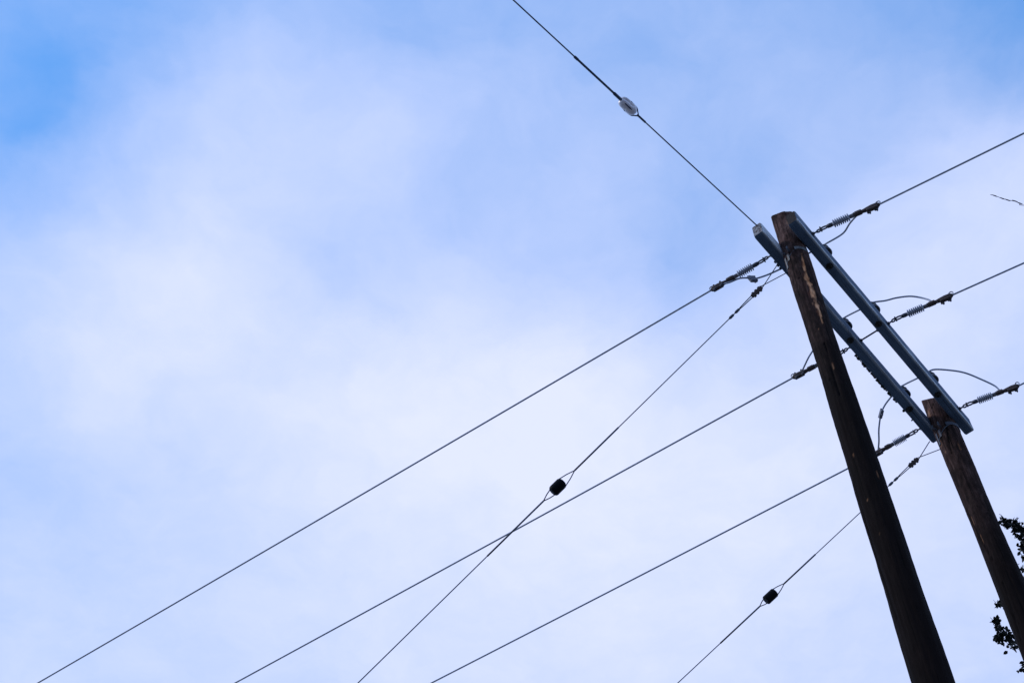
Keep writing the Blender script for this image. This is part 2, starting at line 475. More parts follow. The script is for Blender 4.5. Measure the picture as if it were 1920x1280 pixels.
# s positions of the three phases, taken from the nuts under the near arm
pinB = [(at_z(x, y, HB) - P1).dot(D) for x, y in ((1555, 499), (1649, 606), (1762, 737))]
pinA = [(at_z(x, y, HB) - P1).dot(D) for x, y in ((1507, 527), (1600, 634), (1706, 766))]
eyeL = [(at_z(x, y, HB + .11) - P1).dot(D) for x, y in ((1446, 478), (1598, 648), (1727, 802))]
eyeR = [(at_z(x, y, HB + .11) - P1).dot(D) for x, y in ((1522, 441), (1668, 605), (1800, 766))]
eyes = [((a + b) / 2) for a, b in zip(eyeL, eyeR)]
print('PHASES', pinA, pinB, eyeL, eyeR)
nAf, nBn = nA, nB + AW            # far face of the far arm, near face of the near arm
cA, cB = nA + AW / 2, nB + AW / 2
# moss growing along the lower far edge of the far arm
mm = MB(); mlist = []
for i in range(46):
    if i < 40: x, y = 1608 + (i / 39) * 78 + random.uniform(-1, 1), 0
    else: x = random.choice((1452, 1457, 1462, 1700, 1716, 1722)); y = 0
    yl = 665 + (x - 1608) * (752 - 665) / 78 if x > 1600 else 495 + (x - 1452) * 1.15
    s = (at_z(x, yl, HB) - P1).dot(D)
    c = S(s, nA - .006, .012 + random.uniform(-.012, .02)); r = random.uniform(.008, .019)
    ring = []
    vs = [c + Vector((0, 0, r))]; fs = []
    for a in range(1, 4):
        for k in range(7):
            p = math.pi * a / 4; q = 2 * math.pi * k / 7
            vs.append(c + Vector((math.sin(p) * math.cos(q), math.sin(p) * math.sin(q), math.cos(p))) * r * random.uniform(.75, 1.25))
    vs.append(c - Vector((0, 0, r)))
    for k in range(7):
        k2 = (k + 1) % 7
        fs.append((0, 1 + k, 1 + k2)); fs.append((22, 15 + k2, 15 + k))
        for a in range(2): fs.append((1 + a * 7 + k, 8 + a * 7 + k, 8 + a * 7 + k2, 1 + a * 7 + k2))
    mm.add(vs, fs)
tag(arm_part(armA, 'moss', mm, 'moss'), kind='stuff')

# double-arming bolts run through both arms and carry the eyes
PH = ['at the front pole', 'at mid span between the poles', 'at the right-hand pole']
for i, s in enumerate(eyes):
    lab = ['threaded rod through both crossarms beside the front pole head',
           'threaded rod bridging the twin crossarms midway between the poles',
           'threaded rod through both crossarms beside the shorter pole head'][i]
    sL, sR = eyeL[i], eyeR[i]
    e = empty('spacer_bolt', S((sL + sR) / 2, (nAf + nBn) / 2, .11), lab, 'bolt', 'rods tying the crossarms together')
    a, b = S(sL, nAf - .05, .11), S(sR, nBn + .05, .11)
    ax = (b - a).normalized()
    m = MB(); m.tube([a, b], .0095, 10); link('rod', m.mesh('rod', 'link', e.location), e)
    for p, sg in ((a, -1), (b, 1)):
        m = MB(); m.torus(p + ax * sg * .022, UP.cross(ax), .022, .009, 18, 8); link('eye', m.mesh('eye', 'link', e.location), e)
    for n_, sg, sx in ((nAf, -1, sL), (nA + AW, 1, sL), (nB, -1, sR), (nBn, 1, sR)):
        m = MB(); t = (n_ - (nAf - .05)) / ((nBn + .05) - (nAf - .05)); c = a.lerp(b, t)
        m.box(c + Nn * sg * .004, D, UP, Nn, .030, .030, .003, .001); m.lathe(c + Nn * sg * .006, Nn * sg, [(0, .018), (.016, .018)], 6)
        link('washer', m.mesh('washer', 'link', e.location), e)

# ------------------------------------------------------------------ insulators and clamps (along local +x)
X = Vector((1, 0, 0)); Y = Vector((0, 1, 0))
def insulator_parts():
    parts = []
    m = MB()                                          # clevis: two cheeks, pin and hole
    for sg in (-1, 1):
        m.tube(smooth_path([(.0, 0, sg * .006), (.03, 0, sg * .020), (.07, 0, sg * .022), (.105, 0, sg * .012)], 5), .009, 8)
    m.tube([(.012, -.03, 0), (.012, .03, 0)], .010, 8)
    m.lathe((.095, 0, 0), X, [(0, .012), (.005, .021), (.045, .024), (.085, .020), (.09, .015)], 16)
    parts.append(('clevis', m, 'link'))
    m = MB(); prof = [(.175, .020)]
    for k in range(8):
        x = .190 + k * .0275
        prof += [(x - .008, .021), (x - .003, .036), (x + .001, .044), (x + .007, .044), (x + .011, .036), (x + .014, .022)]
    prof.append((.415, .020))
    m.lathe((0, 0, 0), X, prof, 28); parts.append(('shed_stack', m, 'shed'))
    m = MB()
    m.lathe((.405, 0, 0), X, [(0, .015), (.004, .022), (.045, .023), (.06, .018), (.075, .018)], 16)
    m.tube([(.465, -.028, 0), (.465, .028, 0)], .009, 8)
    parts.append(('end_fitting', m, 'galv'))
    return [(n, m.mesh(n, mt)) for n, m, mt in parts]
INS = insulator_parts(); INS_L = .47
def clamp_parts():
    parts = []
    m = MB()
    m.lathe((-.01, 0, 0), X, [(0, .018), (.02, .026), (.06, .023), (.12, .020), (.17, .026), (.24, .032), (.31, .030), (.335, .020), (.345, .014)], 14)
    m.box((.235, 0, -.012), X, Y, UP, .075, .022, .030, .008)
    m.box((.05, 0, .004), X, Y, UP, .045, .026, .018, .005)
    parts.append(('body', m, 'rust'))
    for x in (.19, .285):
        m = MB()
        m.tube(smooth_path([(x - .022, .016, .085 - .13), (x - .022, .016, .02), (x - .011, .016, .045), (x, .016, .02), (x, .016, -.075)], 5), .0075, 8)
        m.lathe((x, .016, -.048), -UP, [(0, .015), (.014, .015)], 6)
        m.lathe((x - .022, .016, -.034), -UP, [(0, .015), (.012, .015)], 6)
        parts.append(('bolt', m, 'link'))
    m = MB(); m.torus((.315, 0, .036), Y, .030, .0055, 18, 6)
    parts.append(('tie_loop', m, 'guy'))
    return [(n, m.mesh(n, mt)) for n, m, mt in parts]
CLP = clamp_parts()
def place(name, parts, pos, dirv, label, cat, group, scale=1.0):
    e = empty(name, pos, label, cat, group)
    e.rotation_euler = along(dirv).to_euler(); e.scale = (scale, 1.0, 1.0)
    for n, me in parts: link(n, me, e)
    return e
def back_px(x, y, z): return at_z(x, y, HB + z)
insL_lab = ['grey ribbed strain insulator on the pale-ended crossarm above the box connector',
            'strain insulator mostly hidden behind the front pole, only its link showing right of it',
            'grey ribbed strain insulator between the two poles under the lower jumper']
insR_lab = ['grey ribbed strain insulator at top, beside the front pole head',
            'middle of the three ribbed strain insulators on the front crossarm',
            'ribbed strain insulator nearest the free end of the front crossarm']
clL_lab = ['brown dead-end clamp with a wire loop, gripping the upper left-going line',
           'dead-end clamp gripping the line just left of the front pole',
           'dead-end clamp half hidden by the front pole, lowest on the far crossarm']
clR_lab = ['rusty brown dead-end clamp holding the uppermost right-going line',
           'dead-end clamp at the end of the high arched jumper, middle right-going line',
           'dead-end clamp at the right picture edge holding the lowest right-going line']
tipL = [(1332, 545), (1485, 709), (1636, 854)]
tipR = [(1651, 382), (1788, 552), (1912, 722)]
leftEnd, rightEnd, clampL, clampR, dirL, dirR = [], [], [], [], [], []
for i in range(3):
    a = S(eyeL[i], nAf - .05 - .04, .11); t = back_px(*tipL[i], .04); d = (t - a); Ld = d.length; d.normalize()
    k = Ld / .815
    print('string L', i, Ld, d.dot(Nn), d.dot(D))
    place('strain_insulator', INS, a, d, insL_lab[i], 'insulator', 'strain insulators on the crossarms', k)
    c = a + d * INS_L * k; place('dead_end_clamp', CLP, c, d, clL_lab[i], 'clamp', 'dead-end clamps on the lines', k)
    clampL.append((c, k)); leftEnd.append(t); dirL.append(d)
    a = S(eyeR[i], nBn + .05 + .04, .11); t = back_px(*tipR[i], .04); d = (t - a); Ld = d.length; d.normalize()
    k = Ld / .815
    print('string R', i, Ld, d.dot(Nn), d.dot(D))
    place('strain_insulator', INS, a, d, insR_lab[i], 'insulator', 'strain insulators on the crossarms', k)
    c = a + d * INS_L * k; place('dead_end_clamp', CLP, c, d, clR_lab[i], 'clamp', 'dead-end clamps on the lines', k)
    clampR.append((c, k)); rightEnd.append(t); dirR.append(d)

# pin insulators standing on the arms
def pin_parts():
    m = MB(); m.tube([(0, 0, -AH - .03), (0, 0, .09)], .013, 10)
    m.lathe((0, 0, -AH - .002), -UP, [(0, .040), (.006, .040), (.0061, .024), (.028, .024)], 8)
    m.lathe((0, 0, 0), UP, [(0, .030), (.006, .030), (.007, .014)], 12)
    p = [('pin', m.mesh('pin', 'dark'))]
    m = MB()
    m.lathe((0, 0, .05), UP, [(0, .034), (.004, .068), (.020, .078), (.045, .074), (.062, .056), (.072, .044), (.084, .043), (.096, .058), (.110, .060), (.124, .048), (.134, .036), (.144, .037), (.160, .034), (.168, .020), (.170, .003)], 28)
    p.append(('insulator_body', m.mesh('insulator_body', 'porc')))
    m = MB(); m.torus((0, 0, .190), UP, .040, .006, 20, 6); p.append(('tie_wire', m.mesh('tie_wire', 'guy')))
    return p
PIN = pin_parts(); PT = .235
pinA_pos = [S(s, cA, AH) for s in pinA]; pinB_pos = [S(s, cB, AH) for s in pinB]
labA = ['dark pin insulator on the far crossarm, behind the front pole',
        'dark pin insulator on the far crossarm, just right of the front pole',
        'dark pin insulator on the far crossarm, close to the shorter pole']
labB = ['dark round pin insulator on the front crossarm, nearest the front pole head',
        'dark round pin insulator on the front crossarm under the middle arched jumper',
        'dark round pin insulator on the front crossarm, closest to the shorter pole head']
for i in range(3):
    for pos, lab in ((pinA_pos[i], labA[i]), (pinB_pos[i], labB[i])):
        e = empty('pin_insulator', pos, lab, 'insulator', 'pin insulators on the crossarms')
        for n, me in PIN: link(n, me, e)

# ------------------------------------------------------------------ jumpers
topA = [p + UP * PT for p in pinA_pos]; topB = [p + UP * PT for p in pinB_pos]
JW = .0098
def off(p, v): return p + v
def jumper(keys, label, conn=None):
    path = smooth_path(keys, 8)
    e = empty('jumper_wire', path[0], label, 'jumper wire', 'jumpers looping past the crossarms')
    m = MB(); m.tube(path, JW, 8); link('wire', m.mesh('wire', 'alu', e.location), e)
    if conn:
        c, dx, sz, bent = conn
        dx = dx.normalized(); fr = along(dx); ay, az = fr.col[1], fr.col[2]
        m = MB(); m.box(c, dx, ay, az, *sz, .006)
        m.box(c + az * sz[2] * .9 + dx * .006, dx, ay, az, sz[0] * 1.12, sz[1] * .8, sz[2] * .16, .002)
        m.lathe(c - az * (sz[2] + .002), -az, [(0, .012), (.016, .012)], 6)
        m.lathe(c + az * (sz[2] + .003), az, [(0, .010), (.014, .010)], 6)
        link('connector', m.mesh('connector', 'connector', e.location), e)
    return e
z = back_px
cl = clampL[0]
c1 = z(1411, 523, .18)
jumper([cl[0] + dirL[0] * .18 * cl[1], cl[0] + dirL[0] * .06 * cl[1] - UP * .05, z(1386, 522, .10), z(1402, 521, .14), c1, z(1422, 521, .20), z(1442, 514, .27), z(1468, 502, .34), topA[0] - D * .01, z(1516, 475, .35), topB[0] - Nn * .02, topB[0] + Nn * .05 - UP * .005, z(1580, 438, .24), z(1594, 418, .16), clampR[0][0] + dirR[0] * .05],
       'jumper carrying a box-shaped connector, looping round the front pole head', (c1, z(1422, 521, .2) - z(1402, 521, .14), (.046, .018, .045), 0))
jumper([clampL[1][0] + dirL[1] * .16, clampL[1][0] + dirL[1] * .13 + UP * .05, z(1514, 674, .14), z(1521, 662, .20), z(1540, 634, .30), z(1557, 616, .36), topA[1] - Nn * .06 + UP * .003, topA[1] + Nn * .06 + UP * .003, z(1613, 580, .36), topB[1] - Nn * .05 - UP * .015, topB[1] + Nn * .03 - UP * .02, z(1660, 563.5, .42), z(1680, 558.5, .42), z(1704, 555.4, .40), z(1722, 557, .36), z(1740, 561.5, .24), clampR[1][0] + dirR[1] * .09 * clampR[1][1], clampR[1][0] + dirR[1] * .2],
       'plain jumper arching from the middle of the crossarms to the middle right-going clamp')
c3 = z(1652, 776, .22)
jumper([clampL[2][0] + dirL[2] * .16, clampL[2][0] + dirL[2] * .14 + UP * .06, z(1648, 826, .14), z(1648, 803, .18), c3, z(1660, 758, .30), z(1674, 740, .35), topA[2] - Nn * .06, topA[2] + Nn * .06, z(1722, 708, .36), topB[2] - Nn * .05, topB[2] + Nn * .06, z(1782, 694, .40), z(1810, 699, .38), z(1840, 711, .30), z(1865, 723, .2), clampR[2][0] + dirR[2] * .06, clampR[2][0] + dirR[2] * .16],
       'jumper with a small pale connector hanging between the poles', (c3, z(1660, 758, .3) - z(1648, 803, .18), (.050, .018, .026), 0))

# ------------------------------------------------------------------ line conductors
def span(start, p_mid, p_end, z_end, ext, label, d0):
    """one sagging conductor: starts at the clamp, leaves the picture at p_end"""
    E = at_z(*p_end, z_end)
    hd = Vector((E.x - start.x, E.y - start.y, 0)); Lh = hd.length; hd.normalize()
    b_ = 0.0
    if p_mid:
        r = ray(*p_mid); nrm = hd.cross(UP)
        t = (start - CAM).dot(nrm) / r.dot(nrm); q = CAM + r * t
        lm = (q - start).dot(hd)
        zl = start.z + (E.z - start.z) * lm / Lh
        b_ = -(q.z - zl) / (lm * (Lh - lm))
        b_ = max(.0004, min(.006, b_))
        print('span', label[:30], 'Lh', Lh, 'sag', b_, 'bearing', hd.dot(Nn))
    pts = []
    for i in range(61):
        l = (Lh + ext) * i / 60
        pts.append(start + hd * l + UP * ((E.z - start.z) * l / Lh - b_ * l * (Lh - l)))
    m = MB(); m.tube([start - d0 * .25] + pts, .0098, 8)
    o = bpy.data.objects.new('power_line', m.mesh('power_line', 'alu', start)); o.location = start
    COL.objects.link(o)
    tag(o, label, 'power line', 'conductors of the three-phase line')
span(leftEnd[0], (803, 854), (70, 1280), HB - .25, 25, 'grey line running down left, uppermost of the three on the left', dirL[0])
span(leftEnd[1], (965, 993), (440, 1280), HB - .22, 25, 'grey line running down left, middle one, crossing the thin guy wire', dirL[1])
span(leftEnd[2], (1280, 1037), (808, 1280), HB - .18, 25, 'grey line running down left that passes behind the front pole, lowest', dirL[2])
span(rightEnd[0], None, (1920, 250), HB - .02, 25, 'grey line leaving right from the clamp above the front pole head', dirR[0])
span(rightEnd[1], None, (1920, 493), HB + .0, 25, 'grey line leaving right from the middle crossarm clamp', dirR[1])
span(rightEnd[2], None, (1922, 717), HB + .03, 25, 'short visible end of line at the right edge, lowest on the right', dirR[2])

# ------------------------------------------------------------------ guys
def guy_dir(p, q, elev, sgn):
    """descending direction in the sight plane of two picture points"""
    nrm = ray(*p).cross(ray(*q)).normalized()
    cand = []
    vv = [Vector((math.cos(a) * math.cos(elev), math.sin(a) * math.cos(elev), -math.sin(elev))) for a in [2 * math.pi * k / 7200 for k in range(7201)]]
    for k in range(7200):
        if vv[k].dot(nrm) * vv[k + 1].dot(nrm) <= 0: cand.append(vv[k])
    best = max(cand, key=lambda v: -v.dot(Nn))
    return best
def on_line(o, d, x, y):
    """point of the line o + d*t nearest to a sight line"""
    r = ray(x, y).normalized(); w = o - CAM
    b = d.dot(r); t = (b * r.dot(w) - d.dot(w)) / (1 - b * b)
    return o + d * t
def guy_insulator(pos, d, L, r, label, round_, matname):
    e = empty('guy_insulator', pos, label, 'insulator', 'insulators in the guy wires')
    m = MB(); h = L / 2; c = round_
    prof = [(-h, r * .55)] + [(-h + c * (1 - math.cos(a)), r - c + c * math.sin(a)) for a in (.4, .8, 1.2, 1.57)] + \
           [(-h * .25, r), (h * .25, r)] + \
           [(h - c * (1 - math.cos(a)), r - c + c * math.sin(a)) for a in (1.57, 1.2, .8, .4)] + [(h, r * .55)]
    m.lathe(pos, d, prof, 24)
    me = m.mesh('insulator_body', matname, pos); link('insulator_body', me, e)
    return e
def loop_legs(tip, pos, d, side, half, r_w, mbld, over=.0):
    """two strands opening from a twist at tip round an insulator end at pos"""
    for sg in (-1, 1):
        a = tip; b = pos + side * sg * half
        mbld.tube([a, a.lerp(b, .5) + side * sg * .004, b, b + d * over], r_w, 6)
def guy(anchor_top_px, px_upper, px_ins, px_upper_end, px_low_start, px_out, z_top, elev, labels, size, clamp_px, fork_px, pole, base, rad, scale):
    o = at_z(*clamp_px, z_top)
    d = guy_dir(clamp_px, px_out, elev, -1)
    side = d.cross(ray(*px_ins)).normalized()      # across the wire as seen
    thr = d.cross(side)
    pos = on_line(o, d, *px_ins); up_end = on_line(o, d, *px_upper_end); lo = on_line(o, d, *px_low_start)
    L, r, c, wide = size
    guy_insulator(pos, d, L, r, labels[2], c, 'guyins')
    # ---- upper piece: wraps the pole head, comes down to the insulator
    e = empty('guy_wire', o, labels[0], 'guy wire', 'guy wires')
    rw = .0052
    cl_len = .15
    c_top = o - d * cl_len / 2; c_bot = o + d * cl_len / 2
    m = MB()
    f1, f2 = fork_px
    zl = HB - .16
    q1 = at_z(*f1, HB - .01)
    ad = -.84 * math.pi
    surf = lambda a, zz: base + (Nn * math.cos(a) + D * math.sin(a)) * (rad(HB) + .008) + UP * zz
    zq = min((HB - .01 * k for k in range(90)), key=lambda zz: abs(proj(surf(ad, zz))[1] - f2[1]))
    ring = []
    for i in range(31):
        a = math.pi * .62 + (ad - math.pi * .62) * i / 30
        zz = HB - .06 + (zq - HB + .06) * max(0, (i - 10) / 20) ** 1.6
        ring.append(surf(a, zz))
    m.tube([c_top + side * .010, q1], rw, 6)
    m.tube([q1, q1 + (q1 - c_top) * .06], rw, 6)
    m.tube(ring + [c_top - side * .010], rw, 6)
    # twin strands between the clamp and the served tail
    tail = o + d * (cl_len / 2 + .24)
    m.tube([c_bot + side * .010, c_bot + d * .16 + side * .006, tail], rw, 6)
    m.tube([c_bot - side * .010, c_bot + d * .16 - side * .006, tail], rw, 6)
    m.tube([tail, up_end], rw, 6)
    link('wire', m.mesh('wire', 'guy', e.location), e)
    m = MB()
    g0 = up_end - d * .62 * scale
    m.tube([g0, up_end], rw * 1.65, 8)
    loop_legs(up_end, pos - d * L * .42, d, side, r * .80, rw, m, .02)
    link('wire_grip', m.mesh('wire_grip', 'guy', e.location), e)
    m = MB()
    for t in (.20, .29): m.lathe(c_bot + d * t, d, [(0, .007), (.01, .014), (.055, .015), (.07, .008)], 8)
    link('serving', m.mesh('serving', 'guy', e.location), e)
    # ---- three-bolt clamp
    k = empty('guy_clamp', o, labels[3], 'clamp', 'bolted clamps on the guy wires')
    m = MB(); m.box(o, d, side, thr, cl_len / 2, .022, .016, .006); link('plate', m.mesh('plate', 'rust', k.location), k)
    for i in (-1, 0, 1):
        m = MB(); cc = o + d * i * .045
        m.lathe(cc - side * .030, side, [(0, .012), (.010, .012), (.0101, .006), (.052, .006), (.0521, .013), (.062, .013)], 6)
        link('bolt', m.mesh('bolt', 'link', k.location), k)
    # ---- lower piece down to the ground anchor
    gt = (lo.z - .15) / -d.z
    g = empty('guy_wire', lo, labels[1], 'guy wire', 'guy wires')
    m = MB(); m.tube([lo, lo + d * gt], rw, 6); link('wire', m.mesh('wire', 'guy', lo), g)
    m = MB(); m.tube([lo, lo + d * .75 * scale], rw * 1.6, 8)
    loop_legs(lo, pos + d * L * .42, -d, side, r * .62, rw, m, .02)
    link('wire_grip', m.mesh('wire_grip', 'guy', lo), g)
    m = MB(); q = lo + d * gt
    m.tube([q - d * .1, q + d * .6], .012, 8); m.torus(q - d * .13, side, .03, .012, 16, 8)
    link('anchor_rod', m.mesh('anchor_rod', 'rust', lo), g)
    print('guy', labels[0][:20], 'pos', pos, 'd', d, proj(pos))
E1 = R_(40)
guy(None, None, (1047, 914), (1078, 882), (1018, 938), (670, 1280), HB - .62, E1,
    ['thin guy wire from the front pole head down to the rounded black insulator',
     'thin guy wire below the rounded black insulator, crossing the middle line',
     'larger black guy insulator with rounded corners above the middle line',
     'dark bolted guy clamp just left of the front pole head'],
    (.150, .056, .030, 0), (1419, 547), ((1459, 494), (1474, 510)), pole1, P1g, rad1, 1.0)
guy(None, None, (1445, 1118), (1472, 1094), (1424, 1136), (1270, 1280), HB - .45, E1,
    ['thin guy wire passing behind the front pole to the square-cornered black insulator',
     'thin guy wire below the square-cornered black insulator at bottom right',
     'smaller square-cornered black guy insulator at bottom, left of the front pole',
     'dark bolted guy clamp between the two poles'],
    (.140, .050, .010, 0), (1713, 867), ((1742, 829), (1757, 842)), pole2, P2g, rad2, .8)

# span guy leaving over the end of the far arm
sg0 = S(.0, -(rad1(HB) + .004), AH + .03)
sgE = at_z(962, 0, HB - .25)
# bring the far end into the plane of the picture line through the white insulator
dv = (sgE - sg0).normalized()
posw = on_line(sg0, dv, 1175, 201)
print('span guy', proj(sg0), proj(posw), dv.dot(D), (posw - sg0).length)
side = dv.cross(ray(1175, 201)).normalized(); thr = dv.cross(side)
e = empty('guy_insulator', posw, 'white glazed guy insulator in the wire at the top of the picture', 'insulator', 'insulators in the guy wires')
m = MB(); h = .102
# ribbed white body with two crossing grooves
vs, fs = [], []; NS, NR = 40, 28
for i in range(NR + 1):
    t = -1 + 2 * i / NR
    rr = .057 * (1 - abs(t) ** 5 * .45) * (1 - .10 * (abs(t) < .12))
    for k in range(NS):
        a = 2 * math.pi * k / NS
        g = 1.0
        gr = math.cos(a) if t > -.55 else 0
        # wire groove on the viewer side of the lower part, at right angles on the upper part
        if t > -.75: g -= .34 * max(0, 1 - abs((a - 4.2 + math.pi) % (2 * math.pi) - math.pi) / .42) * min(1, (t + .75) * 4)
        if t < .45: g -= .30 * max(0, 1 - abs((a - 2.4 + math.pi) % (2 * math.pi) - math.pi) / .40) * min(1, (.45 - t) * 4)
        if t < .45: g -= .30 * max(0, 1 - abs((a - 5.5 + math.pi) % (2 * math.pi) - math.pi) / .40) * min(1, (.45 - t) * 4)
        vs.append(posw + dv * (-t * h) + (side * math.cos(a) + thr * math.sin(a)) * rr * g)
for i in range(NR):
    for k in range(NS):
        k2 = (k + 1) % NS; fs.append((i * NS + k, i * NS + k2, (i + 1) * NS + k2, (i + 1) * NS + k))
fs.append(tuple(range(NS))[::-1]); fs.append(tuple(NR * NS + k for k in range(NS)))
m.add(vs, fs); link('insulator_body', m.mesh('insulator_body', 'white', posw), e)
near = posw - dv * (h + .060); far = posw + dv * (h + .01)
e = empty('guy_wire', sg0, 'thin dark wire between the pale crossarm end and the white insulator', 'guy wire', 'guy wires')
m = MB(); m.tube([sg0, near], .0068, 8)
link('wire', m.mesh('wire', 'span', e.location), e)
m = MB(); m.tube([near - dv * .10, near + dv * .02], .011, 8)
for sg in (-1, 1):
    m.tube(smooth_path([near, near + dv * .04 + side * sg * .026, posw - dv * h * .85 + side * sg * .046, posw + dv * h * .0 + side * sg * .052, posw + dv * h * .55 + side * sg * .04, posw + dv * h * .6 + side * sg * .0], 5), .0065, 6)
m.tube([near + dv * .05 - side * .006, near + dv * .07], .012, 8)
link('wire_grip', m.mesh('wire_grip', 'span', e.location), e)
e = empty('guy_wire', far, 'dark wire running from the white insulator to the top picture edge', 'guy wire', 'guy wires')
m = MB(); m.tube([far, far + dv * 26], .0072, 8); link('wire', m.mesh('wire', 'span', far), e)
m = MB()
m.tube([far + dv * .02, far + dv * .60], .0115, 8)
m.tube([far - dv * .01, far + dv * .09], .0165, 8)
for sg in (-1, 1):
    m.tube(smooth_path([far + dv * .02, far - dv * .02 + thr * sg * .03, posw + dv * h * .5 + thr * sg * .052, posw - dv * h * .2 + thr * sg * .052, posw - dv * h * .55 + thr * sg * .04, posw - dv * h * .6], 5), .0075, 6)
m.lathe(far + dv * .60, dv, [(0, .0115), (.01, .0145), (.05, .0145), (.06, .0075)], 8)
link('wire_grip', m.mesh('wire_grip', 'span', far), e)

# ------------------------------------------------------------------ trees at the right
def in_frame(p, mrg=14):
    x, y, t = proj(p)
    return t > 0 and -100 < x < 1920 + mrg and -200 < y < 1280 + 200
def leaf(mb, c, s):
    d = Vector((random.gauss(0, 1), random.gauss(0, 1), random.gauss(0, .7))).normalized()
    u = d.cross(Vector((random.gauss(0, 1), random.gauss(0, 1), random.gauss(0, 1)))).normalized(); n = d.cross(u)
    w = s * .34
    pts = [c, c + d * s * .3 + u * w + n * s * .06, c + d * s * .7 + u * w * .8 + n * s * .05, c + d * s, c + d * s * .7 - u * w * .8 + n * s * .05, c + d * s * .3 - u * w + n * s * .06]
    mb.add(pts, [(0, 1, 2, 3), (0, 3, 4, 5)], False)
TB = Vector((9.6, 14.2, 0)); TH = 17.5
tr = empty('tree', TB, 'dark leafy tree at right, its leaf sprays showing beside the shorter pole', 'tree')
m = MB()
trunk = [TB + Vector((.25 * math.sin(k * .7), .2 * math.cos(k * .9) - .2, TH * k / 12)) for k in range(13)]
m.tube(trunk, .2, 12, rs=[.26 * (1 - k / 12.6) + .012 for k in range(13)])
lv = MB()
def bough(p0, p1, r0, leaves, s, guard=True, spread=.10, bend=.12):
    mid = p0.lerp(p1, .5) + UP * bend
    path = smooth_path([p0, mid, p1], 6)
    m.tube(path, r0, 6, rs=[r0 * (1 - .85 * i / (len(path) - 1)) for i in range(len(path))])
    for _ in range(leaves):
        t = random.random() ** .7
        c = path[min(int(t * (len(path) - 1)), len(path) - 2)].lerp(path[-1], random.random() * .3)
        c = c + Vector((random.gauss(0, spread), random.gauss(0, spread), random.gauss(0, spread)))
        if guard and in_frame(c): continue
        leaf(lv, c, s * random.uniform(.7, 1.3))
for k in range(230):
    h = random.uniform(.22, .99); a = random.uniform(0, 2 * math.pi)
    ln = (3.6 * (1 - h) + .7) * random.uniform(.6, 1.1)
    ti = h * 12; i = min(int(ti), 11); p0 = trunk[i].lerp(trunk[i + 1], ti - i)
    p1 = p0 + Vector((math.cos(a) * ln, math.sin(a) * ln, random.uniform(.1, .9)))
    if in_frame(p1) or in_frame(p0.lerp(p1, .6)) or in_frame(p0.lerp(p1, .8)): continue
    bough(p0, p1, .035, 70, .13, True, .28)
# sprays that reach into view beside the shorter pole
TT = 17.0
def spray(keys, tips, n, s=.056):
    pts = [at_t(x, y, TT) for x, y in keys]
    p0 = min(trunk, key=lambda q: (q - (pts[0] - UP * .8)).length)
    path = smooth_path([p0] + pts, 6)
    m.tube(path, .02, 6, rs=[.030 * (1 - i / (len(path) - 1)) + .004 for i in range(len(path))])
    for (x, y, sp) in tips:
        c0 = at_t(x, y, TT + random.uniform(-.15, .15))
        base_ = min(path, key=lambda q: (q - c0).length)
        m.tube([base_, base_.lerp(c0, .6) + UP * .01, c0], .004, 5)
        for _ in range(n):
            c = c0 + Vector((random.gauss(0, 1), random.gauss(0, 1), random.gauss(0, 1))) * sp / 157
            leaf(lv, c, s * random.uniform(.6, 1.15))
spray([(1990, 1020), (1935, 1000), (1908, 986), (1886, 980)], [(1880, 974, 2.2), (1886, 981, 2.5), (1892, 985, 2), (1901, 975, 2.6), (1904, 984, 2.2), (1907, 996, 3), (1914, 988, 4), (1913, 1004, 4), (1920, 994, 4), (1919, 1012, 4), (1916, 1028, 3), (1924, 1020, 5), (1926, 1000, 5), (1930, 1030, 6), (1921, 1046, 2)], 24, .060)
spray([(1990, 1080), (1940, 1072), (1918, 1070)], [(1915, 1068, 3.5), (1922, 1066, 4), (1920, 1082, 4), (1926, 1092, 5), (1934, 1070, 6), (1923, 1108, 4), (1932, 1110, 5)], 16)
spray([(2010, 1230), (1945, 1222), (1905, 1205), (1880, 1180)], [(1869, 1166, 2.2), (1872, 1176, 2.8), (1879, 1180, 3.5), (1877, 1190, 3), (1886, 1188, 4), (1869, 1194, 2.2), (1877, 1200, 2), (1889, 1200, 4.5), (1896, 1208, 4), (1898, 1194, 5), (1905, 1203, 4), (1866, 1163, 1.5)], 24, .060)
spray([(1990, 1150), (1925, 1140), (1895, 1134), (1880, 1131)], [(1869, 1131, 2.0), (1876, 1130, 2.6), (1884, 1136, 3)], 14)
spray([(2000, 1262), (1945, 1256), (1918, 1250)], [(1917, 1244, 2.5), (1921, 1252, 3), (1926, 1240, 4), (1930, 1256, 5), (1911, 1258, .8)], 6)
link('trunk', m.mesh('trunk', 'bark', TB), tr)
link('crown', lv.mesh('crown', 'leaf', TB), tr)

# bare tree whose one twig reaches in at the upper right
BB = Vector((10.4, 6.2, 0))
bt = empty('bare_tree', BB, 'leafless tree whose single bare twig enters at right above the middle line', 'tree')
m = MB()
btr = [BB + Vector((.3 * math.sin(k * .8), .25 * math.sin(k * .55), 16.5 * k / 10)) for k in range(11)]
m.tube(btr, .2, 10, rs=[.22 * (1 - k / 10.5) + .01 for k in range(11)])
link('trunk', m.mesh('trunk', 'bark', BB), bt)
m = MB()
tk = [at_t(x, y, 14.2) for x, y in ((1925, 385), (1912, 381), (1903, 377.5), (1889, 375), (1879, 372), (1866, 367.2), (1857, 365))]
path = smooth_path([btr[8], btr[8].lerp(tk[0], .5) + UP * .5, tk[0].lerp(btr[8], .12) + UP * .12] + tk, 6)
nn = len(path)
rs = [max(.03 * (1 - i / (nn * .31)), .0030) for i in range(nn)]
m.tube(path, .005, 6, rs=rs)
